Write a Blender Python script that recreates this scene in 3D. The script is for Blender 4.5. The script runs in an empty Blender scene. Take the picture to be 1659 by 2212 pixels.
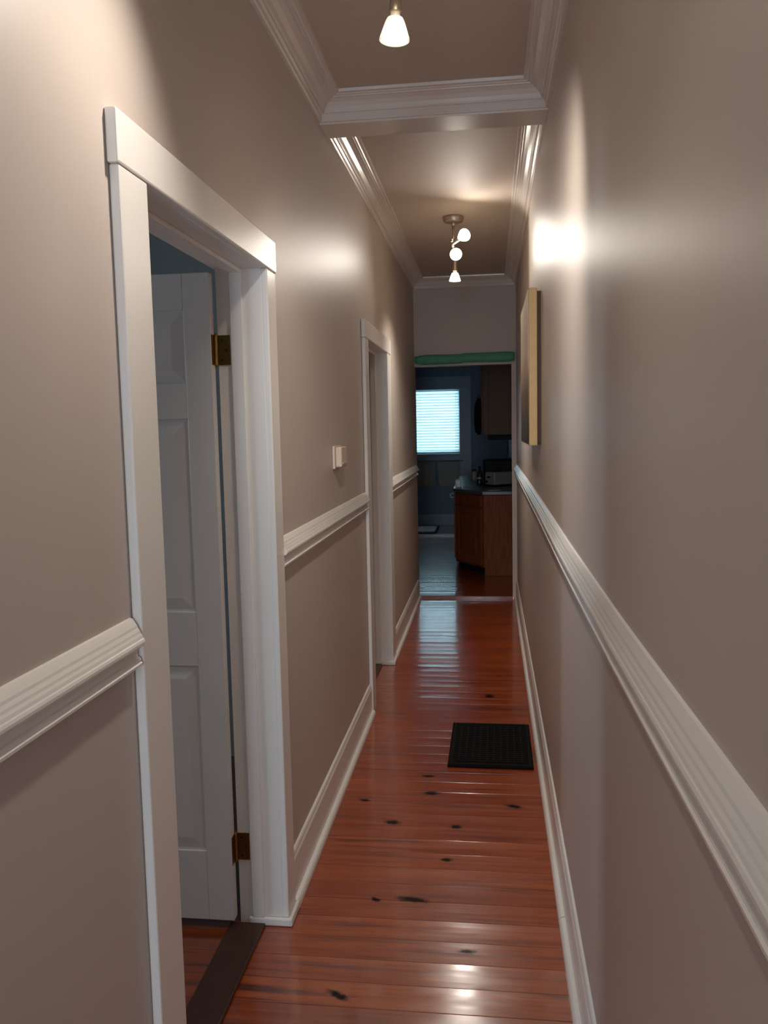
import bpy, bmesh, math, random
from mathutils import Vector, Matrix
random.seed(4)
PI = math.pi
S = bpy.context.scene
COL = S.collection

# ------------------------------------------------------------------ helpers
def link(o, parent=None):
    COL.objects.link(o)
    if parent is not None: o.parent = parent
    return o
def tag(o, label=None, cat=None, group=None, kind=None):
    if label: o['label'] = label
    if cat: o['category'] = cat
    if group: o['group'] = group
    if kind: o['kind'] = kind
    return o
def empty(name, loc=(0, 0, 0), label=None, cat=None, group=None, kind=None):
    o = bpy.data.objects.new(name, None); o.location = loc; o.empty_display_size = .05
    link(o); tag(o, label, cat, group, kind); return o
def obj(name, bm, mat, parent=None, smooth=False, loc=None, bevel=0.0, seg=2):
    bmesh.ops.recalc_face_normals(bm, faces=bm.faces[:])
    me = bpy.data.meshes.new(name); bm.to_mesh(me); bm.free()
    if smooth:
        for p in me.polygons: p.use_smooth = True
    mats = mat if isinstance(mat, (list, tuple)) else [mat]
    for m in mats: me.materials.append(m)
    o = bpy.data.objects.new(name, me); link(o, parent)
    if loc is not None: o.location = loc
    if bevel:
        b = o.modifiers.new('bevel', 'BEVEL'); b.width = bevel; b.segments = seg; b.limit_method = 'ANGLE'
        b.angle_limit = math.radians(40)
    return o
def bx(bm, x0, x1, y0, y1, z0, z1, mi=0):
    vs = [bm.verts.new((x, y, z)) for x in (x0, x1) for y in (y0, y1) for z in (z0, z1)]
    for f in ((0,1,3,2),(4,6,7,5),(0,4,5,1),(2,3,7,6),(0,2,6,4),(1,5,7,3)):
        fc = bm.faces.new([vs[i] for i in f]); fc.material_index = mi
    return vs
def boxes(*bs):
    bm = bmesh.new()
    for b in bs: bx(bm, *b)
    return bm
def loft(bm, rings, closed=True, cap=True, mi=0):
    vr = [[bm.verts.new(p) for p in r] for r in rings]
    n = len(vr[0])
    for a, b in zip(vr, vr[1:]):
        for i in range(n if closed else n - 1):
            j = (i + 1) % n
            f = bm.faces.new((a[i], a[j], b[j], b[i])); f.material_index = mi
    if cap and closed:
        f = bm.faces.new(vr[0][::-1]); f.material_index = mi
        f = bm.faces.new(vr[-1]); f.material_index = mi
def sweep_y(prof, x0, sgn, y0, y1, zf=lambda y: 0.0, n=1, m0=0.0, m1=0.0):
    """closed profile of (projection, z) run along Y on a wall at x0 facing sgn; m0/m1 mitre the ends"""
    bm = bmesh.new(); rings = []
    for k in range(n + 1):
        r = []
        for p, z in prof:
            y = y0 + (y1 - y0) * k / n
            if k == 0: y += m0 * p
            if k == n: y += m1 * p
            r.append((x0 + sgn * p, y, z + zf(y)))
        rings.append(r)
    loft(bm, rings); return bm
def sweep_x(prof, y0, sgn, x0, x1, m=1.0):
    bm = bmesh.new()
    loft(bm, [[(x0 + m * p, y0 + sgn * p, z) for p, z in prof], [(x1 - m * p, y0 + sgn * p, z) for p, z in prof]])
    return bm
def lathe(bm, prof, n=24, M=None, cap=False, mi=0):
    rings = []
    for r, z in prof:
        rg = [Vector((r * math.cos(2 * PI * i / n), r * math.sin(2 * PI * i / n), z)) for i in range(n)]
        if M: rg = [M @ v for v in rg]
        rings.append(rg)
    loft(bm, rings, True, cap, mi)
def tube(bm, a, b, r, n=12, r2=None, mi=0):
    a, b = Vector(a), Vector(b); d = (b - a)
    q = d.to_track_quat('Z', 'Y').to_matrix().to_4x4()
    lathe(bm, [(r, 0), (r if r2 is None else r2, d.length)], n, Matrix.Translation(a) @ q, True, mi)
def prism(bm, pts, z0, z1):
    loft(bm, [[(x, y, z0) for x, y in pts], [(x, y, z1) for x, y in pts]])

# ------------------------------------------------------------------ materials
def srgb(r, g, b):
    f = lambda c: (c / 255 / 12.92) if c / 255 <= .04045 else ((c / 255 + .055) / 1.055) ** 2.4
    return (f(r), f(g), f(b), 1)
class NT:
    def __init__(s, name):
        s.m = bpy.data.materials.new(name); s.m.use_nodes = True
        s.t = s.m.node_tree; s.n = s.t.nodes; s.b = s.n['Principled BSDF']
    def new(s, ty, **kw):
        o = s.n.new(ty)
        for k, v in kw.items():
            if k in o.inputs: o.inputs[k].default_value = v
            else: setattr(o, k, v)
        return o
    def l(s, a, b): s.t.links.new(a, b)
    def coord(s, scale=(1, 1, 1), loc=(0, 0, 0)):
        g = s.new('ShaderNodeNewGeometry'); mp = s.new('ShaderNodeMapping')
        mp.inputs['Scale'].default_value = scale; mp.inputs['Location'].default_value = loc
        s.l(g.outputs['Position'], mp.inputs['Vector']); return mp.outputs[0]
    def noise(s, scale, detail=3, sc=(1, 1, 1), rough=.5):
        n = s.new('ShaderNodeTexNoise'); n.inputs['Scale'].default_value = scale
        n.inputs['Detail'].default_value = detail; n.inputs['Roughness'].default_value = rough
        s.l(s.coord(sc), n.inputs['Vector']); return n.outputs['Fac']
    def bump(s, h, strength, dist):
        b = s.new('ShaderNodeBump'); b.inputs['Strength'].default_value = strength
        b.inputs['Distance'].default_value = dist; s.l(h, b.inputs['Height'])
        s.l(b.outputs[0], s.b.inputs['Normal']); return b
    def math(s, op, a, b=None, clamp=False):
        m = s.new('ShaderNodeMath', operation=op); m.use_clamp = clamp
        for i, v in enumerate((a, b)):
            if v is None: continue
            if isinstance(v, (int, float)): m.inputs[i].default_value = v
            else: s.l(v, m.inputs[i])
        return m.outputs[0]
    def mix(s, f, a, b):
        m = s.new('ShaderNodeMix', data_type='RGBA')
        for i, v in ((0, f), (6, a), (7, b)):
            if hasattr(v, 'node'): s.l(v, m.inputs[i])
            else: m.inputs[i].default_value = v
        return m.outputs[2]
    def ramp(s, f, *stops):
        r = s.new('ShaderNodeValToRGB'); e = r.color_ramp.elements
        while len(e) < len(stops): e.new(.5)
        for k, (p, c) in enumerate(stops): e[k].position = p; e[k].color = c
        s.l(f, r.inputs[0]); return r.outputs[0]
def simple(name, col, rough=.5, metal=0.0, coat=0.0, vary=.06, scale=30, bump=0.0, bscale=200, spec=.5, ior=1.5):
    t = NT(name); b = t.b
    n = t.noise(scale)
    d = tuple(c * (1 - vary) for c in col[:3]) + (1,); l = tuple(min(1, c * (1 + vary)) for c in col[:3]) + (1,)
    t.l(t.mix(n, d, l), b.inputs['Base Color'])
    b.inputs['Roughness'].default_value = rough; b.inputs['Metallic'].default_value = metal
    b.inputs['Coat Weight'].default_value = coat; b.inputs['Specular IOR Level'].default_value = spec
    b.inputs['IOR'].default_value = ior
    if bump: t.bump(t.noise(bscale), bump, .001)
    return t.m

def wall_mat(name, col, rough, axis):
    t = NT(name); b = t.b
    n = t.noise(2.0, 2)
    t.l(t.mix(n, tuple(c * .97 for c in col[:3]) + (1,), tuple(c * 1.03 for c in col[:3]) + (1,)), b.inputs['Base Color'])
    b.inputs['Roughness'].default_value = rough
    b.inputs['Specular IOR Level'].default_value = .27
    # brush-and-roller texture, longer up and down than across
    h = t.noise(22, 3, (1, 1, .07), .6); h2 = t.noise(260, 2)
    t.bump(t.math('ADD', t.math('MULTIPLY', h, .7), t.math('MULTIPLY', h2, .10)), .35, .0016)
    return t.m

M = {}
M['wall'] = wall_mat('taupe_wall_paint', srgb(198, 185, 176), .43, 'z')
M['ceiling'] = simple('ceiling_paint', srgb(200, 186, 174), .62, vary=.02, scale=3, bump=.05, spec=.3)
M['white'] = simple('white_gloss_paint', srgb(236, 231, 225), .27, vary=.025, scale=8, bump=.08, bscale=60)
M['crown'] = simple('cream_gloss_paint', srgb(220, 210, 202), .22, vary=.02, scale=8, bump=.05, bscale=50)
M['leaf'] = simple('white_door_paint', srgb(218, 214, 210), .38, vary=.03, scale=6, bump=.05, bscale=90)
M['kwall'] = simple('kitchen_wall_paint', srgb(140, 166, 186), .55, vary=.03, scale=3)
M['ktrim'] = simple('kitchen_trim_paint', srgb(188, 208, 224), .4, vary=.03, scale=5)
M['kshade'] = simple('shaded_kitchen_wall', srgb(74, 82, 90), .6, vary=.03, scale=3, spec=.2)  # kitchen wall colour darkened to stand for the unlit right side
M['room'] = simple('side_room_paint', srgb(170, 178, 178), .6, vary=.03, scale=3)
M['brass'] = simple('aged_brass', srgb(150, 122, 70), .35, metal=1, vary=.3, scale=90)
M['nickel'] = simple('brushed_nickel', srgb(176, 162, 148), .38, metal=.7, vary=.1, scale=120)
M['gap'] = simple('dark_gap', srgb(22, 20, 20), .8)
M['mat'] = simple('black_rubber', srgb(13, 13, 14), .85, vary=.3, scale=40, bump=.5, bscale=300, spec=.12)
M['matrib'] = simple('black_rubber_ribs', srgb(17, 17, 18), .8, vary=.25, scale=60, spec=.15)
M['green'] = simple('green_fabric', srgb(92, 158, 132), .85, vary=.12, scale=25, bump=.4, bscale=400, spec=.2)
M['pale'] = simple('pale_rail', srgb(190, 185, 170), .5)
M['beige'] = simple('beige_plastic', srgb(216, 196, 180), .4, vary=.02)
M['canvasedge'] = simple('tan_canvas_edge', srgb(205, 175, 128), .8, vary=.1, scale=25, bump=.3, bscale=500)
M['stretcher'] = simple('dark_wood_backing', srgb(70, 50, 36), .7, vary=.2)
M['black'] = simple('black_plastic', srgb(14, 14, 16), .55, vary=.1, spec=.2)
M['blackcloth'] = simple('black_cloth', srgb(14, 14, 15), .95, vary=.2, bump=.5, bscale=300)
M['steel'] = simple('stainless_steel', srgb(215, 212, 208), .42, metal=.55, vary=.06, scale=50)
M['counter'] = simple('dark_grey_laminate', srgb(92, 92, 94), .3, vary=.2, scale=160)
M['taupe_cab'] = simple('dark_taupe_cabinet', srgb(112, 84, 66), .6, vary=.08, scale=10)
M['curtain'] = simple('grey_tan_curtain', srgb(206, 203, 196), .9, vary=.08, scale=20, bump=.3, bscale=400)
M['whiteobj'] = simple('white_plastic', srgb(235, 238, 240), .3, vary=.02)
M['whitemat'] = simple('white_cotton', srgb(225, 230, 236), .95, vary=.05, scale=60, bump=.5, bscale=200)
M['darkedge'] = simple('dark_mat_edge', srgb(34, 34, 40), .8)
M['bottle'] = simple('dark_green_glass', srgb(40, 58, 48), .12, vary=.1)
M['pink'] = simple('dusty_cream_ceramic', srgb(180, 160, 150), .3)
M['glint'] = simple('pale_glint', srgb(200, 200, 200), .7)  # pale colour of the reflection painted onto the worktop

# canvas front: pale top over brown lower part (the picture's own paint)
t = NT('canvas_painting')
g = t.new('ShaderNodeSeparateXYZ'); t.l(t.coord(), g.inputs[0])
z = t.math('ADD', g.outputs[2], t.math('MULTIPLY', t.noise(6, 4), .22))
t.l(t.ramp(t.math('SUBTRACT', z, 1.55), (.1, srgb(46, 34, 26)), (.32, srgb(120, 92, 64)), (.5, srgb(214, 196, 172))), t.b.inputs['Base Color'])
t.b.inputs['Roughness'].default_value = .7; M['canvas'] = t.m

# cabinet wood
t = NT('cherry_cabinet_wood')
n = t.noise(9, 5, (9, 9, .6))
t.l(t.ramp(n, (.3, srgb(112, 56, 30)), (.7, srgb(150, 84, 46))), t.b.inputs['Base Color'])
t.b.inputs['Roughness'].default_value = .55; t.b.inputs['Specular IOR Level'].default_value = .25; M['wood'] = t.m

# floor boards -----------------------------------------------------------
BW = .108
KNOTS = [(-.268,3.554,.030,.016,0),(-.293,3.735,.024,.012,0),(-.407,3.267,.026,.017,.1),(-.148,3.248,.020,.015,0),(-.016,4.908,.026,.03,0),
         (-.276,2.711,.045,.014,.1),(-.441,2.207,.028,.012,.5),(-.084,2.442,.024,.008,0),(-.172,2.987,.018,.012,0),(.087,3.45,.03,.014,.2),
         (-.40,2.70,.014,.010,.4),(-.55,3.46,.02,.012,.2)]
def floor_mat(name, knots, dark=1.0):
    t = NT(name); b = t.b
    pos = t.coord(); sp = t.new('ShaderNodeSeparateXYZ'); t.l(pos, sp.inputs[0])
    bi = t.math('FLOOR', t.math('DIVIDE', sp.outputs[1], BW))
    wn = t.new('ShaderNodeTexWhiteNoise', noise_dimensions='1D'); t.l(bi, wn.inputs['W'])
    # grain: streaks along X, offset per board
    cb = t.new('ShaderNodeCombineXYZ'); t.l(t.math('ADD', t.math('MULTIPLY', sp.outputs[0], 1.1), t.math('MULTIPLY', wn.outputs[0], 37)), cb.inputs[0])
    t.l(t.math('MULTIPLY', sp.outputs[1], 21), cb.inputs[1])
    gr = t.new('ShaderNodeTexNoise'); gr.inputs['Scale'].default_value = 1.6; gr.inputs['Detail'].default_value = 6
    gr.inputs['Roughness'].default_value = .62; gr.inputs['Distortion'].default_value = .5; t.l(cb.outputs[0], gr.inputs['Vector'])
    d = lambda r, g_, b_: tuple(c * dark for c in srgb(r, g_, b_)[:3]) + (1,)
    c1 = t.ramp(gr.outputs['Fac'], (.28, d(86, 24, 5)), (.45, d(166, 68, 12)), (.62, d(188, 86, 18)), (.8, d(136, 48, 8)))
    c2 = t.mix(t.math('MULTIPLY', wn.outputs[0], .45), c1, d(122, 40, 10))
    fine = t.new('ShaderNodeTexNoise'); fine.inputs['Scale'].default_value = 7; fine.inputs['Detail'].default_value = 5
    t.l(cb.outputs[0], fine.inputs['Vector'])
    c3 = t.mix(t.math('MULTIPLY', t.math('GREATER_THAN', fine.outputs['Fac'], .64), .35), c2, d(80, 24, 9))
    # seams
    fr = t.math('FRACT', t.math('DIVIDE', sp.outputs[1], BW))
    edge = t.math('MINIMUM', fr, t.math('SUBTRACT', 1, fr))
    seam = t.math('LESS_THAN', edge, .016)
    col = t.mix(t.math('MULTIPLY', seam, .4), c3, d(50, 18, 10))
    # wandering noise for knot outlines
    wob = t.math('MULTIPLY', t.math('SUBTRACT', t.noise(55, 3), .5), 1.3)
    acc = None
    for kx, ky, rx, ry, rot in knots:
        dx = t.math('DIVIDE', t.math('SUBTRACT', sp.outputs[0], kx), rx)
        dy = t.math('DIVIDE', t.math('ADD', t.math('SUBTRACT', sp.outputs[1], ky), t.math('MULTIPLY', t.math('SUBTRACT', sp.outputs[0], kx), rot)), ry)
        q = t.math('SQRT', t.math('ADD', t.math('MULTIPLY', dx, dx), t.math('MULTIPLY', dy, dy)))
        v = t.math('SUBTRACT', 1.6, t.math('ADD', q, wob), True)
        acc = v if acc is None else t.math('MAXIMUM', acc, v)
    if acc is not None: col = t.mix(t.math('MULTIPLY', acc, 1.1, True), col, d(24, 8, 5))
    t.l(col, b.inputs['Base Color'])
    b.inputs['Roughness'].default_value = .30; b.inputs['Coat Weight'].default_value = 1.0
    if acc is not None:      # open knots are dull, the varnish sank in
        t.l(t.math('SUBTRACT', 1, t.math('MULTIPLY', acc, .85, True)), b.inputs['Coat Weight'])
        t.l(t.math('SUBTRACT', .5, t.math('MULTIPLY', acc, .4, True)), b.inputs['Specular IOR Level'])
    b.inputs['Coat Roughness'].default_value = .13; b.inputs['Coat IOR'].default_value = 1.58
    r = t.noise(5, 3, (1, 3, 1))
    mr = t.new('ShaderNodeMapRange'); mr.inputs[1].default_value = .3; mr.inputs[2].default_value = .7
    mr.inputs[3].default_value = .10; mr.inputs[4].default_value = .2; t.l(r, mr.inputs[0]); t.l(mr.outputs[0], b.inputs['Coat Roughness'])
    bp = t.bump(t.noise(4, 2, (.5, 2.5, 1)), .25, .003); t.l(bp.outputs[0], b.inputs['Coat Normal'])
    return t.m
M['floor'] = floor_mat('orange_pine_boards', KNOTS, .86)
M['kfloor'] = floor_mat('kitchen_pine_boards', [(-.2, 9.0, .03, .02, 0)], .8)
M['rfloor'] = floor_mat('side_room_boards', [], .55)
M['saddle'] = simple('dark_walnut_saddle', srgb(66, 36, 24), .4, vary=.25, scale=18)
M['lip'] = simple('threshold_wood', srgb(120, 56, 30), .3, coat=.5, vary=.15, scale=12)

# lamp glass
t = NT('frosted_lamp_glass'); t.b.inputs['Base Color'].default_value = (.55, .50, .40, 1)
t.b.inputs['Roughness'].default_value = .3; t.b.inputs['Transmission Weight'].default_value = .0
t.b.inputs['Emission Color'].default_value = (1, .82, .55, 1); t.b.inputs['Emission Strength'].default_value = .42
t.l(t.mix(t.noise(30), (1, .90, .66, 1), (1, .95, .76, 1)), t.b.inputs['Emission Color']); M['glass_glow'] = t.m
t = NT('lit_lamp_lens'); t.b.inputs['Emission Strength'].default_value = 8
t.l(t.mix(t.noise(60), (1, .78, .50, 1), (1, .84, .60, 1)), t.b.inputs['Emission Color']); M['lens'] = t.m
t = NT('frosted_lamp_glass_bright'); t.b.inputs['Base Color'].default_value = (.95, .88, .75, 1)
t.l(t.mix(t.noise(30), (1, .80, .52, 1), (1, .85, .60, 1)), t.b.inputs['Emission Color']); t.b.inputs['Emission Strength'].default_value = 5; M['glass_bright'] = t.m
# ceramic neck
M['ceramic'] = simple('cream_ceramic', srgb(230, 214, 186), .35)
# blind slats: translucent
t = NT('white_blind_slat'); tr = t.new('ShaderNodeBsdfTranslucent'); mx = t.new('ShaderNodeMixShader')
t.l(t.mix(t.noise(8), (.48, .58, .58, 1), (.52, .61, .61, 1)), tr.inputs['Color']); mx.inputs[0].default_value = .75
t.l(t.b.outputs[0], mx.inputs[1]); t.l(tr.outputs[0], mx.inputs[2])
t.l(mx.outputs[0], t.n['Material Output'].inputs['Surface']); t.b.inputs['Base Color'].default_value = (.82, .86, .88, 1)
M['slat'] = t.m
t = NT('window_glass'); gl = t.new('ShaderNodeBsdfTransparent'); gs = t.new('ShaderNodeBsdfGlossy'); mx = t.new('ShaderNodeMixShader')
gs.inputs['Roughness'].default_value = .03; lw = t.new('ShaderNodeLayerWeight'); lw.inputs[0].default_value = .2
t.l(t.math('MULTIPLY', lw.outputs['Fresnel'], t.math('ADD', .5, t.noise(3))), mx.inputs[0]); t.l(gl.outputs[0], mx.inputs[1]); t.l(gs.outputs[0], mx.inputs[2])
t.l(mx.outputs[0], t.n['Material Output'].inputs['Surface']); M['pane'] = t.m

# ------------------------------------------------------------------ dimensions
L, R = -.68, .24            # hall wall faces
WT = .14                    # wall thickness
E = 7.78                    # end wall
CZ = 2.93                   # ceiling
YB = -3.0                   # wall behind the camera
D1 = (1.635, 2.529); D2 = (4.676, 5.541); DZ = 2.085
KX0, KX1, KY1 = -3.2, .27, 13.48
def struct(name, bm, mat, label, cat, **k):
    return tag(obj(name, bm, mat, **k), label, cat, kind='structure')

# ---- floors: real boards, each very slightly cupped
def board_floor(name, x0, x1, y0, y1, mat, z=0, cup=.0008, th=.05, label='', cat='floor'):
    bm = bmesh.new(); ys = []
    k = math.floor(y0 / BW)
    while k * BW < y1:
        tilt = random.uniform(-.0006, .0006); c = cup * random.uniform(.4, 1.3)
        for f in (0, .014, .08, .25, .5, .75, .92, .988):
            y = (k + f) * BW
            if y0 <= y <= y1:
                u = 2 * f - 1
                dz = c * (u * u - 1) + tilt * u + (-.0006 if f == 0 else 0)
                ys.append((y, z + dz))
        k += 1
    ys = [(y0, z)] + ys + [(y1, z)]
    xs = [x0 + (x1 - x0) * i / 6 for i in range(7)]
    vr = [[bm.verts.new((x, y, zz)) for x in xs] for y, zz in ys]
    for a, b in zip(vr, vr[1:]):
        for i in range(6): bm.faces.new((a[i], a[i + 1], b[i + 1], b[i]))
    r = bmesh.ops.extrude_face_region(bm, geom=bm.faces[:])
    for v in r['geom']:
        if isinstance(v, bmesh.types.BMVert): v.co.z = z - th
    return struct(name, bm, mat, label, cat)
board_floor('floor', L - WT, R + .1, YB, E - .02, M['floor'], label='glossy orange pine floorboards laid across the hallway')
board_floor('floor.001', KX0 - .1, KX1 + .1, E + .05, KY1 + .1, M['kfloor'], z=.018, label='glossy dark pine floorboards of the kitchen past the threshold')
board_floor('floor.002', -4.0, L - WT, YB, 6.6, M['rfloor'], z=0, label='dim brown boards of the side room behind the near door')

# ---- walls
bm = boxes((L - WT, L, YB, D1[0] - .02, 0, CZ), (L - WT, L, D1[1] + .02, D2[0] - .02, 0, CZ), (L - WT, L, D2[1] + .02, E + .12, 0, CZ),
           (L - WT, L, D1[0] - .02, D1[1] + .02, DZ + .02, CZ), (L - WT, L, D2[0] - .02, D2[1] + .02, DZ + .02, CZ))
struct('wall_left', bm, M['wall'], 'taupe left hallway wall with two door openings', 'wall')
struct('wall_right', boxes((R, R + .1, YB, E + .12, 0, CZ)), M['wall'], 'long satin taupe right hallway wall', 'wall')
HZ = 2.165
struct('wall_end', boxes((L, R, E, E + .12, HZ, CZ), (.198, R, E, E + .12, 0, HZ)), M['wall'], 'taupe wall above the kitchen doorway at the end of the hall', 'wall')
# behind the camera: front wall with a glazed door
bm = boxes((L, -.62, YB - .1, YB, 0, CZ), (.18, R, YB - .1, YB, 0, CZ), (-.62, .18, YB - .1, YB, 2.55, CZ), (-.62, .18, YB - .1, YB, 0, .35))
struct('wall_front', bm, M['wall'], 'hallway wall behind the viewer', 'wall')
struct('ceiling', boxes((L - WT, R + .1, YB - .1, E + .12, CZ, CZ + .05)), M['ceiling'], 'taupe painted hallway ceiling', 'ceiling')

# kitchen shell
WX0, WX1, WZ0, WZ1 = -1.20, -.476, 1.165, 2.18
bm = boxes((KX0, WX0, KY1, KY1 + .12, 0, 2.75), (WX1, KX1, KY1, KY1 + .12, 0, 2.75), (WX0, WX1, KY1, KY1 + .12, 0, WZ0), (WX0, WX1, KY1, KY1 + .12, WZ1, 2.75))
struct('wall_far', bm, M['kwall'], 'blue-grey far kitchen wall holding the window', 'wall')
struct('wall_kitchen_right', boxes((KX1, KX1 + .1, E + .12, KY1, 0, 2.75)), M['kshade'], 'kitchen wall behind the cabinets', 'wall')
struct('wall_kitchen_left', boxes((KX0 - .1, KX0, E + .12, KY1, 0, 2.75)), M['kwall'], 'kitchen wall out of sight on the left', 'wall')
struct('wall_kitchen_near', boxes((KX0 - .1, L - WT, E, E + .12, 0, 2.75)), M['kwall'], 'kitchen side of the hallway end wall', 'wall')
struct('ceiling.001', boxes((KX0 - .1, KX1 + .1, E + .12, KY1 + .12, 2.75, 2.8)), M['kwall'], 'kitchen ceiling', 'ceiling')
struct('baseboard_far', boxes((KX0, KX1, KY1 - .018, KY1, .018, .20)), M['ktrim'], 'tall pale baseboard along the far kitchen wall', 'baseboard', bevel=.004)

# side rooms behind the left wall
bm = boxes((-4.1, -4.0, YB, .65, 0, 2.9), (-4.1, -4.0, 1.35, 6.6, 0, 2.9), (-4.1, -4.0, .65, 1.35, 0, 1.0), (-4.1, -4.0, .65, 1.35, 2.1, 2.9))
struct('wall_side', bm, M['room'], 'outer wall of the side room', 'wall')
struct('wall_side_rear', boxes((-4.0, L - WT, 3.9, 4.0, 0, 2.9), (-4.0, L - WT, YB, YB + .1, 0, 2.9), (-4.0, L - WT, 6.5, 6.6, 0, 2.9)), M['room'], 'partition walls of the side rooms', 'wall')
struct('ceiling.002', boxes((-4.1, L - WT, YB, 6.6, 2.9, 2.95)), M['room'], 'dark teal ceiling of the side room', 'ceiling')

# ---- beam
struct('trim_1', boxes((L, R, 3.52, 3.69, 2.833, CZ)), M['crown'], 'glossy cream beam crossing the hallway ceiling', 'beam', bevel=.003)

# ---- crown moulding (projection, z)
CP = [(0, 2.84), (.010, 2.84), (.014, 2.846), (.014, 2.862), (.020, 2.868), (.026, 2.868), (.030, 2.874), (.036, 2.886), (.050, 2.900), (.066, 2.908),
      (.074, 2.910), (.076, 2.914), (.084, 2.914), (.088, 2.918), (.100, 2.919), (.102, 2.9299), (0, 2.9299)]
crowns = [('trim_2', sweep_y(CP, L, 1, YB, 3.52, m1=-1), 'glossy crown moulding along the left wall, nearer ceiling bay'),
          ('trim_3', sweep_y(CP, R, -1, YB, 3.52, m1=-1), 'glossy crown moulding along the right wall, nearer ceiling bay'),
          ('trim_4', sweep_x(CP, 3.52, -1, L, R), 'crown moulding across the near face of the beam'),
          ('trim_5', sweep_y(CP, L, 1, 3.69, E, m0=1, m1=-1), 'glossy crown moulding along the left wall beyond the beam'),
          ('trim_6', sweep_y(CP, R, -1, 3.69, E, m0=1, m1=-1), 'glossy crown moulding along the right wall beyond the beam'),
          ('trim_7', sweep_x(CP, E, -1, L, R), 'crown moulding above the kitchen doorway wall'),
          ('trim_8', sweep_x(CP, 3.69, 1, L, R), 'crown moulding on the far face of the beam')]
for n, b, lab in crowns: struct(n, b, M['crown'], lab, 'crown moulding')

# ---- chair rails
RP = [(0, 0), (.010, 0), (.022, .001), (.027, .004), (.0275, .009), (.0235, .0115), (.0245, .015), (.022, .019), (.017, .021), (.0155, .027), (.017, .035), (.022, .041), (.033, .045),
      (.0375, .049), (.0375, .054), (.035, .0585), (.0325, .0605), (.030, .066), (.0265, .0705), (.0245, .075), (.020, .081), (.018, .086), (.012, .094), (.007, .100), (0, .1015)]
RP = [(p * .78, .007 + z * .935) for p, z in RP]
CW = .13
rails = [('trim_9', L, 1, YB, D1[0] - CW - .008, 'white chair rail on the left wall before the near door'),
         ('trim_10', L, 1, D1[1] + .100, D2[0] - CW, 'white chair rail on the left wall between the two doors'),
         ('trim_11', L, 1, D2[1] + .178, E, 'short white chair rail on the left wall past the second door'),
         ('trim_12', R, -1, YB, E, 'long white chair rail running down the right wall')]
for n, x, s, y0, y1, lab in rails:
    pts = [(-3, .004), (.75, .004), (1.5, -.010), (2.6, -.014), (4, -.004), (8, .0)]
    def zr(y, s=s):
        if s > 0: return 1.150
        for (a, za), (b, zb) in zip(pts, pts[1:]):
            if y <= b: return 1.150 + za + (zb - za) * (y - a) / (b - a)
        return 1.150
    struct(n, sweep_y(RP, x, s, y0, y1, zr, n=1 if s > 0 else 40), M['white'], lab, 'chair rail')

# ---- baseboards with quarter-round shoe
BP = [(0, .0), (.014, .0), (.014, .150), (.012, .156), (.010, .160), (.009, .168), (.006, .174), (0, .177)]
SP = [(.0142, 0), (.033, 0), (.033, .010), (.031, .018), (.026, .025), (.0142, .029)]
for n, x, s, y0, y1, lab in [('baseboard_left', L, 1, YB, D1[0] - CW - .008, 'white baseboard of the left wall before the near door'),
                             ('baseboard_left.001', L, 1, D1[1] + .1005, D2[0] - CW, 'white baseboard of the left wall between the two doors'),
                             ('baseboard_left.002', L, 1, D2[1] + .1785, E, 'white baseboard of the left wall past the second door'),
                             ('baseboard_right', R, -1, YB, E, 'long white baseboard of the right wall')]:
    o = struct(n, sweep_y(BP, x, s, y0, y1), M['white'], lab, 'baseboard')
    if s < 0:      # the right-hand shoe has an open joint
        obj('shoe_moulding', sweep_y(SP, x, s, y0, 2.600, m1=.25), M['white'], o); obj('shoe_moulding', sweep_y(SP, x, s, 2.606, y1, m0=.25), M['white'], o)
    else: obj('shoe_moulding', sweep_y(SP, x, s, y0, y1), M['white'], o)

# ---- door frames
def door_frame(idx, dy, far_w, lab):
    y0, y1 = dy
    root = empty('door_%d' % idx, (L, (y0 + y1) / 2, 0), lab, 'door', kind='structure')
    inv = Matrix.Translation((-L, -(y0 + y1) / 2, 0))
    def part(n, bm, m, par=root, **k):
        bmesh.ops.transform(bm, matrix=inv, verts=bm.verts[:]); return obj(n, bm, m, par, **k)
    part('jamb', boxes((L - WT - .002, L + .002, y0 - .02, y0, 0, DZ + .02), (L - WT - .002, L + .002, y1, y1 + .02, 0, DZ + .02),
                       (L - WT - .002, L + .002, y0, y1, DZ, DZ + .02)), M['white'], bevel=.002)
    part('door_stop', boxes((L - .098, L - .058, y1 - .012, y1, 0, DZ), (L - .098, L - .058, y0, y0 + .012, 0, DZ),
                            (L - .098, L - .058, y0 + .012, y1 - .012, DZ - .012, DZ)), M['white'], bevel=.003)
    part('side_casing', boxes((L + .0005, L + .020, y0 - CW, y0, 0, DZ)), M['white'], bevel=.004)
    part('side_casing', boxes((L + .0005, L + .020, y1, y1 + far_w, 0, DZ)), M['white'], bevel=.004)
    part('head_casing', boxes((L + .0005, L + .023, y0 - CW - .008, y1 + far_w + .006, DZ, DZ + .097)), M['white'], bevel=.004)
    # shoe moulding wraps the foot of the far casing
    part('foot_shoe', boxes((L - .11, L + .033, y1 - .014, y1 - .0005, 0, .028), (L + .0205, L + .034, y1 - .014, y1 + far_w, 0, .030)), M['white'], bevel=.006)
    # back casings seen from the side room
    return root, part
d1, part1 = door_frame(1, D1, .100, 'white framed open doorway, nearest on the left wall')
d2, part2 = door_frame(2, D2, .178, 'white framed doorway further along the left wall')

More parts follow.
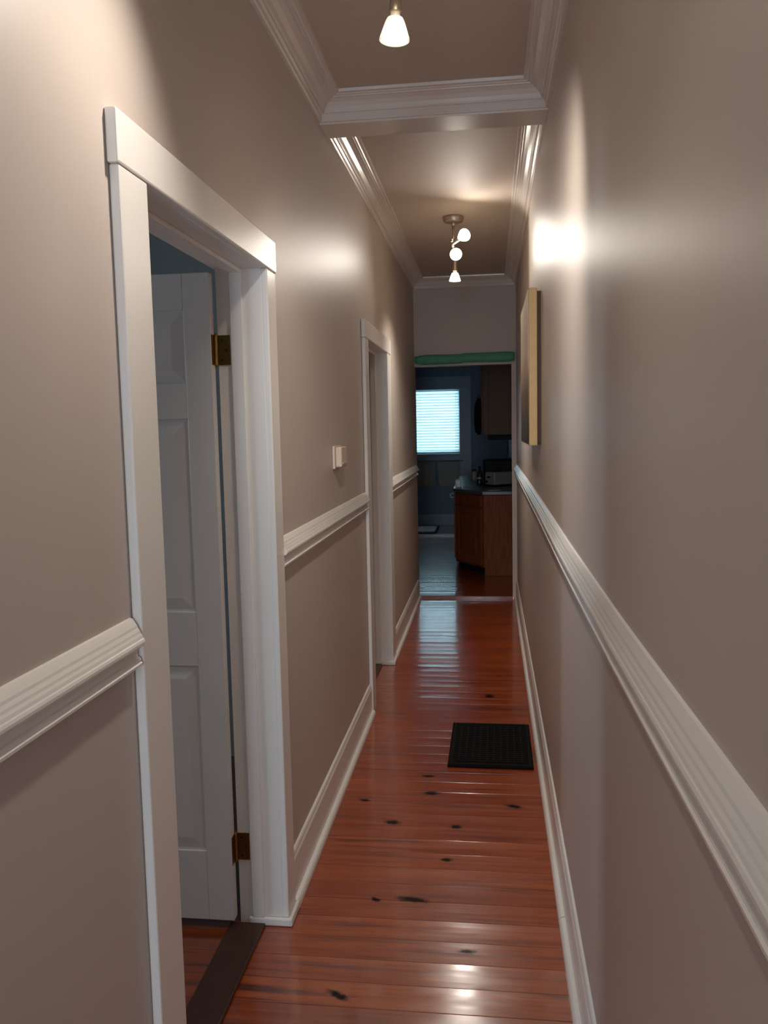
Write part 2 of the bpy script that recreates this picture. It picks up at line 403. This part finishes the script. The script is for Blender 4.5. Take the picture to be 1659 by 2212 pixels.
# near door leaf, opened 90 degrees into the side room, six raised panels
LX1 = -.8288; LW = .86; LX0 = LX1 - LW; LY0, LY1 = 2.487, 2.522; LZ0, LZ1 = .030, 2.072
st = .083; mid = .105; pw = (LW - 2 * st - mid) / 2
cols = [(LX0 + st, LX0 + st + pw), (LX1 - st - pw, LX1 - st)]
rows = [(.262, .868), (1.041, 1.639), (1.747, 1.965)]
bm = boxes((LX0, LX1, LY0 + .009, LY1 - .009, LZ0, LZ1))
for f0, f1 in ((LY0, LY0 + .009), (LY1 - .009, LY1)):
    for x0, x1 in ((LX0, LX0 + st), (cols[0][1], cols[1][0]), (LX1 - st, LX1)): bx(bm, x0, x1, f0, f1, LZ0, LZ1)
    for x0, x1 in cols:
        for z0, z1 in ((LZ0, rows[0][0]), (rows[0][1], rows[1][0]), (rows[1][1], rows[2][0]), (rows[2][1], LZ1)): bx(bm, x0, x1, f0, f1, z0, z1)
leaf = part1('door_leaf', bm, M['leaf'], bevel=.002)
leaf['label'] = 'white six-panel door leaf standing open into the side room'
for x0, x1 in cols:
    for z0, z1 in rows:
        bm = bmesh.new()
        for sg, yb in ((1, LY0 + .009), (-1, LY1 - .009)):
            rg = []
            for ins, dp in ((.006, 0), (.012, .0015), (.040, .007), (.043, .0075)):
                y = yb - sg * dp
                rg.append([(x0 + ins, y, z0 + ins), (x1 - ins, y, z0 + ins), (x1 - ins, y, z1 - ins), (x0 + ins, y, z1 - ins)])
            loft(bm, rg)
        part1('raised_panel', bm, M['leaf'], leaf)
for hz in (1.845, .262):
    bm = bmesh.new(); hx = L - WT - .004
    bx(bm, hx + .004, hx + .042, D1[1] - .0025, D1[1] - .0004, hz - .045, hz + .045)       # leaf on the jamb
    bx(bm, -.8287, -.8272, 2.490, 2.5155, hz - .045, hz + .045)
    for k in range(5): tube(bm, (-.8245, 2.5205, hz - .045 + k * .018), (-.8245, 2.5205, hz - .0275 + k * .018), .0062, 12)
    tube(bm, (-.8245, 2.5205, hz + .045), (-.8245, 2.5205, hz + .053), .006, 12, .002)
    tube(bm, (-.8245, 2.5205, hz - .053), (-.8245, 2.5205, hz - .045), .002, 12, .006)
    h = part1('hinge', bm, M['brass'])
    h['label'] = 'aged brass hinge on the far jamb'
    bm = bmesh.new()
    for sx, sz in ((.016, .03), (.030, 0), (.016, -.03)): tube(bm, (hx + sx, D1[1] - .0034, hz + sz), (hx + sx, D1[1] - .0024, hz + sz), .004, 10)
    part1('hinge_screws', bm, M['gap'], h)
struct('trim_13', boxes((L - WT - .03, L - .055, D1[0], D1[1] - .0145, 0, .012)), M['saddle'], 'dark worn wooden threshold in the near doorway', 'threshold', bevel=.004)
struct('trim_14', boxes((L - WT - .02, L - .055, D2[0], D2[1] - .0145, 0, .012)), M['saddle'], 'dark wooden threshold in the second doorway', 'threshold', bevel=.004)
struct('trim_15', boxes((L - .002, .2, E - .021, E + .055, -.01, .026)), M['lip'], 'reddish wooden threshold lip between hall and kitchen floors', 'threshold', bevel=.006)
struct('trim_16', boxes((L - .0, .199, E - .003, E + .123, HZ - .018, HZ - .0002)), M['pale'], 'thin pale edge under the green band', 'trim', bevel=.002)

# ---- kitchen window
win = empty('window_1', ((WX0 + WX1) / 2, KY1, WZ0), 'bright kitchen window behind closed white blinds', 'window', kind='structure')
inv = Matrix.Translation((-(WX0 + WX1) / 2, -KY1, -WZ0))
def wpart(n, bm, m, par=win, **k):
    bmesh.ops.transform(bm, matrix=inv, verts=bm.verts[:]); return obj(n, bm, m, par, **k)
wpart('window_casing', boxes((WX1, WX1 + .182, KY1 - .022, KY1 - .001, .62, WZ1), (WX0 - .18, WX0, KY1 - .022, KY1 - .001, .62, WZ1),
                             (WX0 - .18, WX1 + .182, KY1 - .024, KY1 - .001, WZ1, WZ1 + .2)), M['ktrim'], bevel=.004)
wpart('sash', boxes((WX0, WX0 + .02, KY1 + .06, KY1 + .095, WZ0, WZ1), (WX1 - .02, WX1, KY1 + .06, KY1 + .095, WZ0, WZ1),
                    (WX0 + .02, WX1 - .02, KY1 + .06, KY1 + .095, WZ0, WZ0 + .03), (WX0 + .02, WX1 - .02, KY1 + .06, KY1 + .095, WZ1 - .02, WZ1)), M['ktrim'])
wpart('pane', boxes((WX0 + .02, WX1 - .02, KY1 + .078, KY1 + .082, WZ0 + .03, WZ1 - .02)), M['pane'])
wpart('sill', boxes((WX0, WX1, KY1 - .034, KY1 + .06, WZ0 - .022, WZ0)), M['ktrim'], bevel=.003)
wpart('apron', boxes((WX0, WX1, KY1 - .02, KY1 - .001, WZ0 - .105, WZ0 - .0225)), M['ktrim'], bevel=.003)
bl = empty('window_blind', ((WX0 + WX1) / 2, KY1 + .03, WZ1), 'white horizontal slat blind closed over the kitchen window', 'blind')
HW = (WX1 - WX0) / 2
obj('headrail', boxes((-HW + .003, HW - .003, -.02, .02, -.028, -.001)), M['slat'], bl)
ns = 22; pitch = (WZ1 - .03 - 1.175) / ns
for k in range(ns):
    zc = -.03 - pitch * (k + .5); bm = bmesh.new(); a = math.radians(66); hw = .0295
    rg = []
    for i in range(5):
        s_ = -1 + i / 2; c = .0022 * (1 - s_ * s_)
        rg.append((hw * s_ * math.cos(a) - c * math.sin(a), hw * s_ * math.sin(a) + c * math.cos(a)))
    prof = rg + [(y + .0016 * math.sin(a), z - .0016 * math.cos(a)) for y, z in rg[::-1]]
    x0 = -HW + (.014 if k > 3 else .004)
    loft(bm, [[(x0, y, zc + z) for y, z in prof], [(HW - .004, y, zc + z) for y, z in prof]])
    obj('slat', bm, M['slat'], bl, smooth=False)
obj('bottom_rail', boxes((-HW + .006, HW - .006, -.014, .014, -(WZ1 - 1.175) - .004, -(WZ1 - 1.175) + .016)), M['slat'], bl)
for cx in (-.26, .30):
    bm = bmesh.new(); tube(bm, (cx, -.0285, -.02), (cx, -.0285, -(WZ1 - 1.175)), .0014, 6)
    obj('ladder_cord', bm, M['ktrim'], bl)
# curtains below
def curtain(x0, x1, seed, lab, sl, sr):
    bm = bmesh.new(); rg = []; nx = 40; rnd = random.Random(seed); ph = rnd.random() * 6
    for iz in range(9):
        z = 1.045 - .395 * iz / 8; top = []; 
        for i in range(nx + 1):
            u = i / nx; x = x0 + (x1 - x0) * u + (iz / 8) * (sl * (1 - u) + sr * u)
            top.append((x, KY1 - .05 - (.012 * math.sin(u * 24 + ph) + .006 * math.sin(u * 51)) * (.5 + iz / 16), z))
        rg.append(top + [(x, y + .003, z) for x, y, z in top[::-1]])
    loft(bm, rg)
    return tag(obj('cafe_curtain', bm, M['curtain'], smooth=True), lab, 'curtain', 'short curtains under the window')
curtain(-1.25, -.862, 1, 'left short grey curtain panel under the kitchen window', 0, -.014)
curtain(-.845, -.475, 2, 'right short grey curtain panel under the kitchen window', .03, 0)
bm = bmesh.new(); tube(bm, (-1.32, KY1 - .05, 1.052), (-.42, KY1 - .05, 1.052), .006, 10)
for x in (-1.28, -.44): tube(bm, (x, KY1 - .05, 1.052), (x, KY1 - .001, 1.052), .005, 8)
tag(obj('curtain_rod', bm, M['nickel'], smooth=True), 'thin rod carrying the short curtains under the window', 'curtain rod')

# ---- openings that bring daylight (behind the viewer and in the side room)
w2 = empty('window_2', (-.22, YB - .05, .35), 'glazed entrance door and transom behind the viewer', 'window', kind='structure')
obj('window_frame', boxes((-.40, -.35, -.04, .04, 0, 2.20), (.35, .40, -.04, .04, 0, 2.20), (-.35, .35, -.04, .04, 0, .05), (-.35, .35, -.04, .04, 2.15, 2.20), (-.35, .35, -.04, .04, 1.70, 1.75)), M['white'], w2)
obj('pane', boxes((-.35, .35, -.003, .003, .05, 1.70)), M['pane'], w2)
obj('pane', boxes((-.35, .35, -.003, .003, 1.75, 2.15)), M['pane'], w2)
w3 = empty('window_3', (-4.05, 1.0, 1.0), 'side room window', 'window', kind='structure')
obj('window_frame', boxes((-.04, .04, -.35, -.31, 0, 1.1), (-.04, .04, .31, .35, 0, 1.1), (-.04, .04, -.31, .31, 0, .04), (-.04, .04, -.31, .31, 1.06, 1.1), (-.04, .04, -.31, .31, .53, .57)), M['white'], w3)
obj('pane', boxes((-.003, .003, -.31, .31, .04, .53), (-.003, .003, -.31, .31, .57, 1.06)), M['pane'], w3)

# ------------------------------------------------------------------ things in the hall
# ceiling spot fixtures
def spot_fixture(y0, label, heads, bright):
    """heads: (offset along bar, direction of the lamp, pivot drop)"""
    t = empty('ceiling_spotlight', (-.22, y0, CZ), label, 'ceiling light', 'three-lamp ceiling spotlights')
    bm = bmesh.new(); lathe(bm, [(.001, 0), (.064, 0), (.066, -.004), (.066, -.018), (.062, -.026), (.060, -.032), (.050, -.036), (.001, -.036)], 36)
    obj('canopy', bm, M['nickel'], t, smooth=True)
    bm = bmesh.new(); tube(bm, (0, 0, -.034), (0, 0, -.205), .0085, 14); lathe(bm, [(.001, -.034), (.017, -.034), (.014, -.052), (.009, -.058)], 18)
    obj('stem', bm, M['nickel'], t, smooth=True)
    bm = bmesh.new(); tube(bm, (0, -.28, -.205), (0, .28, -.205), .0095, 14)
    for s in (-1, 1): lathe(bm, [(.0096, 0), (.011, .003), (.008, .012), (.001, .015)], 14, Matrix.Translation((0, s * .28, -.205)) @ Matrix.Rotation(-s * PI / 2, 4, 'X'))
    obj('bar', bm, M['nickel'], t, smooth=True)
    for off, d, xo, pw, cone in heads:
        d = Vector(d).normalized(); piv = Vector((xo, off, -.205))
        T = Matrix.Translation(piv) @ d.to_track_quat('Z', 'Y').to_matrix().to_4x4()
        bm = bmesh.new()
        lathe(bm, [(.001, .006), (.012, .006), (.0145, .012), (.015, .018), (.0150, .070), (.0155, .076), (.0165, .092), (.015, .094), (.012, .092)], 20, T)
        a = T @ Vector((.017, 0, .028)); b = T @ Vector((-.017, 0, .028)); tube(bm, a, b, .006, 10)
        if abs(xo) > .001: tube(bm, (0, off, -.205), piv, .006, 8)
        hd = obj('spot_head', bm, M['nickel'], t, smooth=True)
        bm = bmesh.new(); lathe(bm, [(.0125, .088), (.0125, .104), (.011, .106), (.001, .106)], 20, T)
        obj('lamp_neck', bm, M['ceramic'], hd, smooth=True)
        bm = bmesh.new(); lathe(bm, [(.012, .104), (.020, .107), (.0245, .116), (.0295, .130), (.0345, .145), (.0375, .154), (.038, .159), (.0355, .1605), (.033, .158)], 28, T)
        obj('glass_shade', bm, M['glass_bright'] if bright else M['glass_glow'], hd, smooth=True)
        bm = bmesh.new(); lathe(bm, [(.033, .1575), (.022, .1595), (.001, .1605)], 28, T)
        obj('lamp_lens', bm, M['lens'], hd, smooth=True)
        c = T @ Vector((0, 0, .171)) + Vector(t.location)
        lamp(c, d, pw, cone)
    return t
LAMPS = []
def lamp(c, d, pw, cone):
    ld = bpy.data.lights.new('spot_lamp', 'SPOT'); ld.energy = pw; ld.color = (1, .92, .82)
    ld.spot_size = math.radians(cone); ld.spot_blend = 1.0; ld.shadow_soft_size = .035
    o = bpy.data.objects.new('spot_lamp', ld); o.location = c
    o.rotation_euler = Vector(d).to_track_quat('-Z', 'Y').to_euler(); link(o); LAMPS.append(o)
spot_fixture(1.95, 'nearest ceiling spotlight, one flared glass lamp hanging at the top of the view',
             [(-.24, (-.38, -.55, -.95), 0, 18, 125), (0, (.16, .75, -.72), 0, 36, 105), (.26, (-.06, .02, -1), 0, 8, 85)], False)
spot_fixture(5.56, 'far ceiling spotlight with round canopy and three glowing lamps in a row',
             [(-.20, (.30, -.5, .06), 0, 3.8, 172), (0, (.1, -.75, -.3), 0, 8, 140), (.22, (-.02, .05, -1), 0, 30, 140)], True)

# thermostat on the left wall
t = empty('thermostat', (L + .0002, 3.62, 1.475), 'small beige thermostat box on the left wall between the doors', 'thermostat')
obj('back_plate', boxes((.0005, .012, -.012, .150, -.050, .050)), M['beige'], t, bevel=.003)
obj('cover', boxes((.012, .040, 0, .140, -.043, .045)), M['beige'], t, bevel=.006)
obj('dial', boxes((.0402, .043, .02, .12, -.030, -.024)), M['pale'], t)

# framed canvas on the right wall
t = empty('canvas_picture', (R, 4.52, 1.866), 'thick-edged tan canvas picture hanging on the right wall', 'picture')
obj('stretcher_frame', boxes((-.016, -.0005, -.455, .455, -.352, .352)), M['stretcher'], t)
obj('canvas_edge', boxes((-.056, -.0165, -.47, .47, -.366, .366)), M['canvasedge'], t, bevel=.006)
obj('painted_front', boxes((-.059, -.0565, -.462, .462, -.358, .358)), M['canvas'], t)

# black floor mat
t = empty('floor_mat', (-.008, 4.128, 0), 'black rectangular ribbed mat lying on the floorboards by the right wall', 'mat')
t.rotation_euler = (0, 0, -.01)
MW, MD = .402, .58
bm = bmesh.new(); prism(bm, [(-MW/2, -MD/2), (MW/2, -MD/2), (MW/2 - .003, MD/2), (-MW/2 - .003, MD/2)], .001, .011)
obj('base', bm, M['mat'], t, bevel=.003)
bm = bmesh.new()
for k in range(19): bx(bm, -MW/2 + .045, MW/2 - .045, -MD/2 + .05 + k * .0262, -MD/2 + .05 + k * .0262 + .013, .0108, .0145)
for k in range(10): bx(bm, -MW/2 + .045 + k * .0335, -MW/2 + .053 + k * .0335, -MD/2 + .05, MD/2 - .05, .0108, .0138)
obj('ribs', bm, M['matrib'], t)
bm = boxes((-MW/2 + .008, -MW/2 + .022, -MD/2 + .01, MD/2 - .01, .0108, .014), (MW/2 - .022, MW/2 - .008, -MD/2 + .01, MD/2 - .01, .0108, .014),
           (-MW/2 + .022, MW/2 - .022, -MD/2 + .01, -MD/2 + .026, .0108, .014), (-MW/2 + .022, MW/2 - .022, MD/2 - .026, MD/2 - .01, .0108, .014))
obj('raised_border', bm, M['matrib'], t)

# green rolled band over the kitchen doorway
t = empty('rolled_shade', (-.222, E - .04, 2.207), 'green rolled fabric band across the top of the kitchen doorway', 'window shade')
bm = bmesh.new(); rg = []
for i in range(25):
    u = i / 24; x = -.447 + .894 * u; r = []
    k = 1 - .35 * max(0, 1 - u * 9) ** 2 - .2 * max(0, 1 - (1 - u) * 12) ** 2
    for j in range(18):
        a = 2 * PI * j / 18
        r.append((x, .034 * k * math.cos(a) * (1 + .04 * math.sin(9 * u)), (-.003 if u < .5 else .004) * (1 - 2 * abs(u - .5)) + .008 * (u - .5) + .043 * k * math.sin(a) * (1 + .05 * math.sin(7 * u + 1))))
    rg.append(r)
loft(bm, rg); obj('fabric_roll', bm, M['green'], t, smooth=True)
bm = boxes((-.45, .45, .0, .0395, .030, .050)); obj('mounting_board', bm, M['pale'], t)

# ------------------------------------------------------------------ things in the kitchen
KF = .018
CA, CB, CF = (-.072, 8.86), (-.385, 9.32), -.385
bc = empty('base_cabinet', (-.05, 9.6, KF), 'reddish wood base cabinet with an angled end door by the kitchen entrance', 'cabinet')
iv = Matrix.Translation((.05, -9.6, -KF))
def bpart(n, bm, m, par=bc, **k):
    bmesh.ops.transform(bm, matrix=iv, verts=bm.verts[:]); return obj(n, bm, m, par, **k)
CT = .878
bm = bmesh.new(); prism(bm, [(KX1 - .002, 8.86), CA, CB, (CF, 11.6), (KX1 - .002, 11.6)], .105, CT)
bpart('body', bm, M['wood'])
bm = bmesh.new(); prism(bm, [(KX1 - .002, 8.9), (CA[0] + .03, 8.9), (CB[0] + .07, 9.36), (CF + .07, 11.6), (KX1 - .002, 11.6)], KF, .105)
bpart('toe_kick', bm, M['gap'])
bpart('end_panel', boxes((CA[0] + .006, KX1 - .003, 8.842, 8.859, KF + .001, CT - .002)), M['wood'], bevel=.003)
# angled drawer front + door built in the plane of the angled face
A = Vector((CA[0], CA[1], 0)); B = Vector((CB[0], CB[1], 0)); ux = (B - A).normalized(); nn = Vector((ux.y, -ux.x, 0))
if nn.y > 0: nn = -nn
flen = (B - A).length
def fp(u, z, d): return A + ux * u + Vector((0, 0, z)) + nn * d
def slab(bm, u0, u1, z0, z1, d0, d1):
    loft(bm, [[fp(u0, z0, d), fp(u1, z0, d), fp(u1, z1, d), fp(u0, z1, d)] for d in (d0, d1)])
bm = bmesh.new(); slab(bm, .03, flen - .03, .745, .862, .0005, .018); df = bpart('drawer_front', bm, M['wood'], bevel=.004)
bm = bmesh.new()
slab(bm, .03, flen - .03, .13, .725, .0005, .010)
for a in ((.03, .09, .13, .725), (flen - .09, flen - .03, .13, .725), (.09, flen - .09, .13, .20), (.09, flen - .09, .655, .725)): slab(bm, *a, .010, .019)
dr = bpart('door', bm, M['wood'], bevel=.002)
bm = bmesh.new(); rg = []
for ins, d in ((0, .0102), (.012, .011), (.04, .017), (.043, .017)):
    rg.append([fp(.105 + ins, .215 + ins, d), fp(flen - .105 - ins, .215 + ins, d), fp(flen - .105 - ins, .64 - ins, d), fp(.105 + ins, .64 - ins, d)])
loft(bm, rg); bpart('raised_panel', bm, M['wood'], dr)
# bright ring pull at the front corner
for k in range(3):
    y0 = 9.40 + k * .72
    bpart('door', boxes((CF - .018, CF - .0005, y0, y0 + .68, .13, .725)), M['wood'], bevel=.004)
    d_ = bpart('drawer_front', boxes((CF - .018, CF - .0005, y0, y0 + .68, .745, .862)), M['wood'], bevel=.004)
    if k == 0:
        bm = bmesh.new(); c = Vector((CF - .040, y0 + .12, .822)); rr = .024; rings = []
        for i in range(20):
            a = 2 * PI * i / 20; o = Vector((math.cos(a), 0, math.sin(a)))
            rings.append([c + o * (rr + .006 * math.cos(b)) + Vector((0, .006 * math.sin(b), 0)) for b in [2 * PI * j / 8 for j in range(8)]])
        loft(bm, rings + [rings[0]], True, False); tube(bm, (CF - .018, c.y, c.z + .024), (CF - .042, c.y, c.z + .024), .006, 8)
        rg_ = bpart('ring_pull', bm, M['whiteobj'], d_, smooth=True); rg_['label'] = 'bright ring pull'
# countertop
bm = bmesh.new(); prism(bm, [(KX1 - .001, 8.82), (CA[0] - .012, 8.82), (CB[0] - .024, 9.31), (CF - .026, 11.62), (KX1 - .001, 11.62)], CT, .916)
tag(obj('countertop', bm, M['counter'], bevel=.005), 'dark grey laminate worktop with an angled corner on the base cabinet', 'countertop')
CTZ = .916
# upper cabinet
uc = empty('upper_cabinet', (.1, 10.2, 1.497), 'dark wooden wall cabinet above the worktop at the right of the kitchen', 'cabinet')
obj('body', boxes((-.172, .168, -.90, .9, 0, .86)), M['taupe_cab'], uc, bevel=.003)
obj('end_panel_frame', boxes((-.172, -.115, -.915, -.9005, .0, .86), (.115, .168, -.915, -.9005, 0, .86), (-.115, .115, -.915, -.9005, 0, .075), (-.115, .115, -.915, -.9005, .79, .86)), M['taupe_cab'], uc, bevel=.003)
for k in range(3): obj('door', boxes((-.190, -.1725, -.885 + k * .6, -.31 + k * .6, .02, .84)), M['taupe_cab'], uc, bevel=.004)
bpx = boxes((-.02, .26, 9.42, 11.0, 1.44, 1.4965))
tag(obj('range_hood', bpx, M['black'], bevel=.006), 'black shallow under-cabinet hood below the wall cabinet', 'hood')
# black hanging mitts in front of the cabinet side
def mitt(x, y, z, h, w, lab):
    bm = bmesh.new(); rg = []
    for i in range(14):
        u = i / 13; ww = w * (.35 + .65 * math.sin(PI * min(1, u * .75 + .12))) ; zz = z - h * u; dp = .012 + .008 * math.sin(PI * u)
        rg.append([(x + ww * .5 * math.cos(a), y + dp * math.sin(a), zz) for a in [2 * PI * j / 14 for j in range(14)]])
    loft(bm, rg)
    t = empty('oven_mitt', (x, y, z), lab, 'oven mitt', 'black mitts on the cabinet side')
    bmesh.ops.translate(bm, vec=(-x, -y, -z), verts=bm.verts[:]); obj('mitt_body', bm, M['blackcloth'], t, smooth=True)
    bm = bmesh.new(); rings = []
    for i in range(14):
        a = 2 * PI * i / 14; c = Vector((.012 * math.cos(a), 0, .012 + .016 * math.sin(a)))
        rings.append([c + Vector((.003 * math.cos(b) * math.cos(a), .003 * math.sin(b), .003 * math.cos(b) * math.sin(a))) for b in [2 * PI * j / 6 for j in range(6)]])
    loft(bm, rings + [rings[0]], True, False); obj('hanging_loop', bm, M['blackcloth'], t, smooth=True)
mitt(-.118, 9.40, 1.90, .40, .068, 'black oven mitt hanging against the edge of the wall cabinet')
mitt(-.150, 9.9, 1.86, .34, .06, 'dark cloth hanging further back beside the wall cabinet')

# toaster
t = empty('toaster', (.10, 9.62, CTZ), 'stainless steel toaster on the worktop beside the doorway edge', 'toaster')
t.rotation_euler = (0, 0, math.radians(38))
tl, tw, th = .135, .085, .165
bm = bmesh.new(); rg = []
for i in range(2):
    x = (-tl, tl)[i]; r = []
    for a in range(9):
        q = PI * a / 8; cx = (tw - .03) * (1 if q < PI / 2 else -1 if q > PI / 2 else 0)
        r.append((x, (cx + .03 * math.cos(q)), th - .03 + .03 * math.sin(q)))
    r = [(x, tw, .02)] + r + [(x, -tw, .02)]; rg.append(r)
loft(bm, rg); obj('body', bm, M['steel'], t, bevel=.008)
obj('base', boxes((-tl - .004, tl + .004, -tw - .004, tw + .004, .003, .021)), M['black'], t, bevel=.004)
obj('slot', boxes((-.10, .10, .015, .045, th - .004, th + .0015)), M['black'], t)
obj('slot', boxes((-.10, .10, -.045, -.015, th - .004, th + .0015)), M['black'], t)
obj('lever', boxes((-tl - .022, -tl - .001, -.02, .02, .10, .115)), M['black'], t, bevel=.004)
bm = bmesh.new(); tube(bm, (-tl - .001, .045, .055), (-tl - .014, .045, .055), .014, 16); obj('knob', bm, M['black'], t)
# black microwave / bread box behind it
t = empty('microwave', (.10, 10.15, CTZ), 'black microwave oven on the worktop behind the toaster', 'microwave')
obj('body', boxes((-.165, .165, -.24, .26, .012, .275)), M['black'], t, bevel=.008)
obj('door', boxes((-.185, -.166, -.23, .14, .018, .268)), M['black'], t, bevel=.004)
obj('control_panel', boxes((-.182, -.166, .145, .255, .018, .268)), M['matrib'], t, bevel=.003)
for sx in (-.14, .14):
    for sy in (-.2, .22):
        bm = bmesh.new(); tube(bm, (sx, sy, 0), (sx, sy, .013), .012, 10); obj('foot', bm, M['black'], t)
# small items on the worktop
def bottle(x, y, prof, m, capm, lab, name, cat, capz=None):
    t = empty(name, (x, y, CTZ), lab, cat)
    bm = bmesh.new(); lathe(bm, prof, 20, None, True); obj('body', bm, m, t, smooth=True)
    zt = prof[-1][1]; r = prof[-1][0]
    bm = bmesh.new(); lathe(bm, [(r + .003, zt), (r + .003, zt + .018), (r, zt + .021)], 16, None, True); obj('cap', bm, capm, t, smooth=True)
    return t
bottle(-.125, 10.25, [(.03, 0), (.032, .01), (.032, .10), (.022, .13), (.012, .15), (.012, .175)], M['bottle'], M['black'], 'slim dark green bottle on the worktop left of the microwave', 'bottle', 'bottle')
bottle(-.20, 10.6, [(.035, 0), (.036, .01), (.036, .10), (.030, .115), (.024, .12)], M['pink'], M['bottle'], 'small pale jar on the worktop beyond the bottle', 'jar', 'jar')
bottle(-.125, 9.75, [(.028, 0), (.030, .008), (.030, .06), (.026, .072)], M['bottle'], M['steel'], 'small dark spice jar on the worktop beside the toaster', 'spice_jar', 'jar')
# white dispenser
t = empty('soap_dispenser', (-.355, 9.42, CTZ), 'small white pump dispenser on the left edge of the worktop', 'dispenser')
obj('body', boxes((-.034, .034, -.03, .03, 0, .092)), M['whiteobj'], t, bevel=.010, seg=3)
bm = bmesh.new(); tube(bm, (.015, 0, .092), (.015, 0, .118), .006, 12); tube(bm, (.015, 0, .118), (.045, 0, .118), .005, 10)
obj('pump', bm, M['whiteobj'], t)
# pale slab standing in for a light reflection on the worktop
bm = boxes((-.07, .07, -.05, .05, 0, .004)); bmesh.ops.rotate(bm, cent=(0, 0, 0), matrix=Matrix.Rotation(.3, 3, 'Z'), verts=bm.verts[:])
tag(obj('worktop_glint', bm, M['glint'], loc=(.03, 8.96, CTZ)), 'thin pale slab standing in for a light reflection on the worktop in front of the toaster', 'glint')
# white mat by the far wall
t = empty('bath_mat', (-1.2, 12.85, KF), 'white rounded mat with dark rim on the kitchen floor under the window', 'mat')
def rrect(w, d, r, n=6):
    p = []
    for cx, cy, a0 in ((w - r, d - r, 0), (-w + r, d - r, PI / 2), (-w + r, -d + r, PI), (w - r, -d + r, 1.5 * PI)):
        p += [(cx + r * math.cos(a0 + PI / 2 * i / n), cy + r * math.sin(a0 + PI / 2 * i / n)) for i in range(n + 1)]
    return p
bm = bmesh.new(); prism(bm, rrect(.40, .42, .05), .001, .012); obj('dark_rim', bm, M['darkedge'], t)
bm = bmesh.new(); prism(bm, rrect(.37, .33, .06), .0118, .026); obj('white_pad', bm, M['whitemat'], t, bevel=.005)

# ------------------------------------------------------------------ daylight
w = bpy.data.worlds.new('sky'); S.world = w; w.use_nodes = True
bgn = w.node_tree.nodes['Background']; bgn.inputs['Color'].default_value = (.70, .85, 1, 1); bgn.inputs['Strength'].default_value = 7.5
def portal(loc, rot, sx, sy):
    ld = bpy.data.lights.new('daylight_portal', 'AREA'); ld.shape = 'RECTANGLE'; ld.size = sx; ld.size_y = sy
    ld.cycles.is_portal = True
    o = bpy.data.objects.new('daylight_portal', ld); o.location = loc; o.rotation_euler = rot; link(o)
portal(((WX0 + WX1) / 2, KY1 + .11, (WZ0 + WZ1) / 2), (-PI / 2, 0, 0), WX1 - WX0, WZ1 - WZ0)
portal((-.22, YB - .11, 1.45), (PI / 2, 0, 0), .8, 2.2)
portal((-4.11, 1.0, 1.55), (0, -PI / 2, 0), 1.1, .7)

# ------------------------------------------------------------------ camera
f, yaw, pit, rol = 1821.4, .126294, .09973, -.0212288
fw = Vector((-math.sin(yaw) * math.cos(pit), math.cos(yaw) * math.cos(pit), -math.sin(pit)))
rt = Vector((math.cos(yaw), math.sin(yaw), 0)); up = rt.cross(fw)
r2 = rt * math.cos(rol) + up * math.sin(rol); u2 = r2.cross(fw)
cd = bpy.data.cameras.new('camera'); cam = bpy.data.objects.new('camera', cd); link(cam)
cd.sensor_fit = 'HORIZONTAL'; cd.sensor_width = 36; cd.lens = f * 36 / 1659; cd.clip_start = .02
m = Matrix((r2, u2, -fw)).transposed().to_4x4(); m.translation = (0, 0, 1.6); cam.matrix_world = m
S.camera = cam
S.view_settings.view_transform = 'Standard'; S.view_settings.look = 'None'; S.view_settings.gamma = 1
S.view_settings.use_curve_mapping = False; S.view_settings.exposure = 0.88
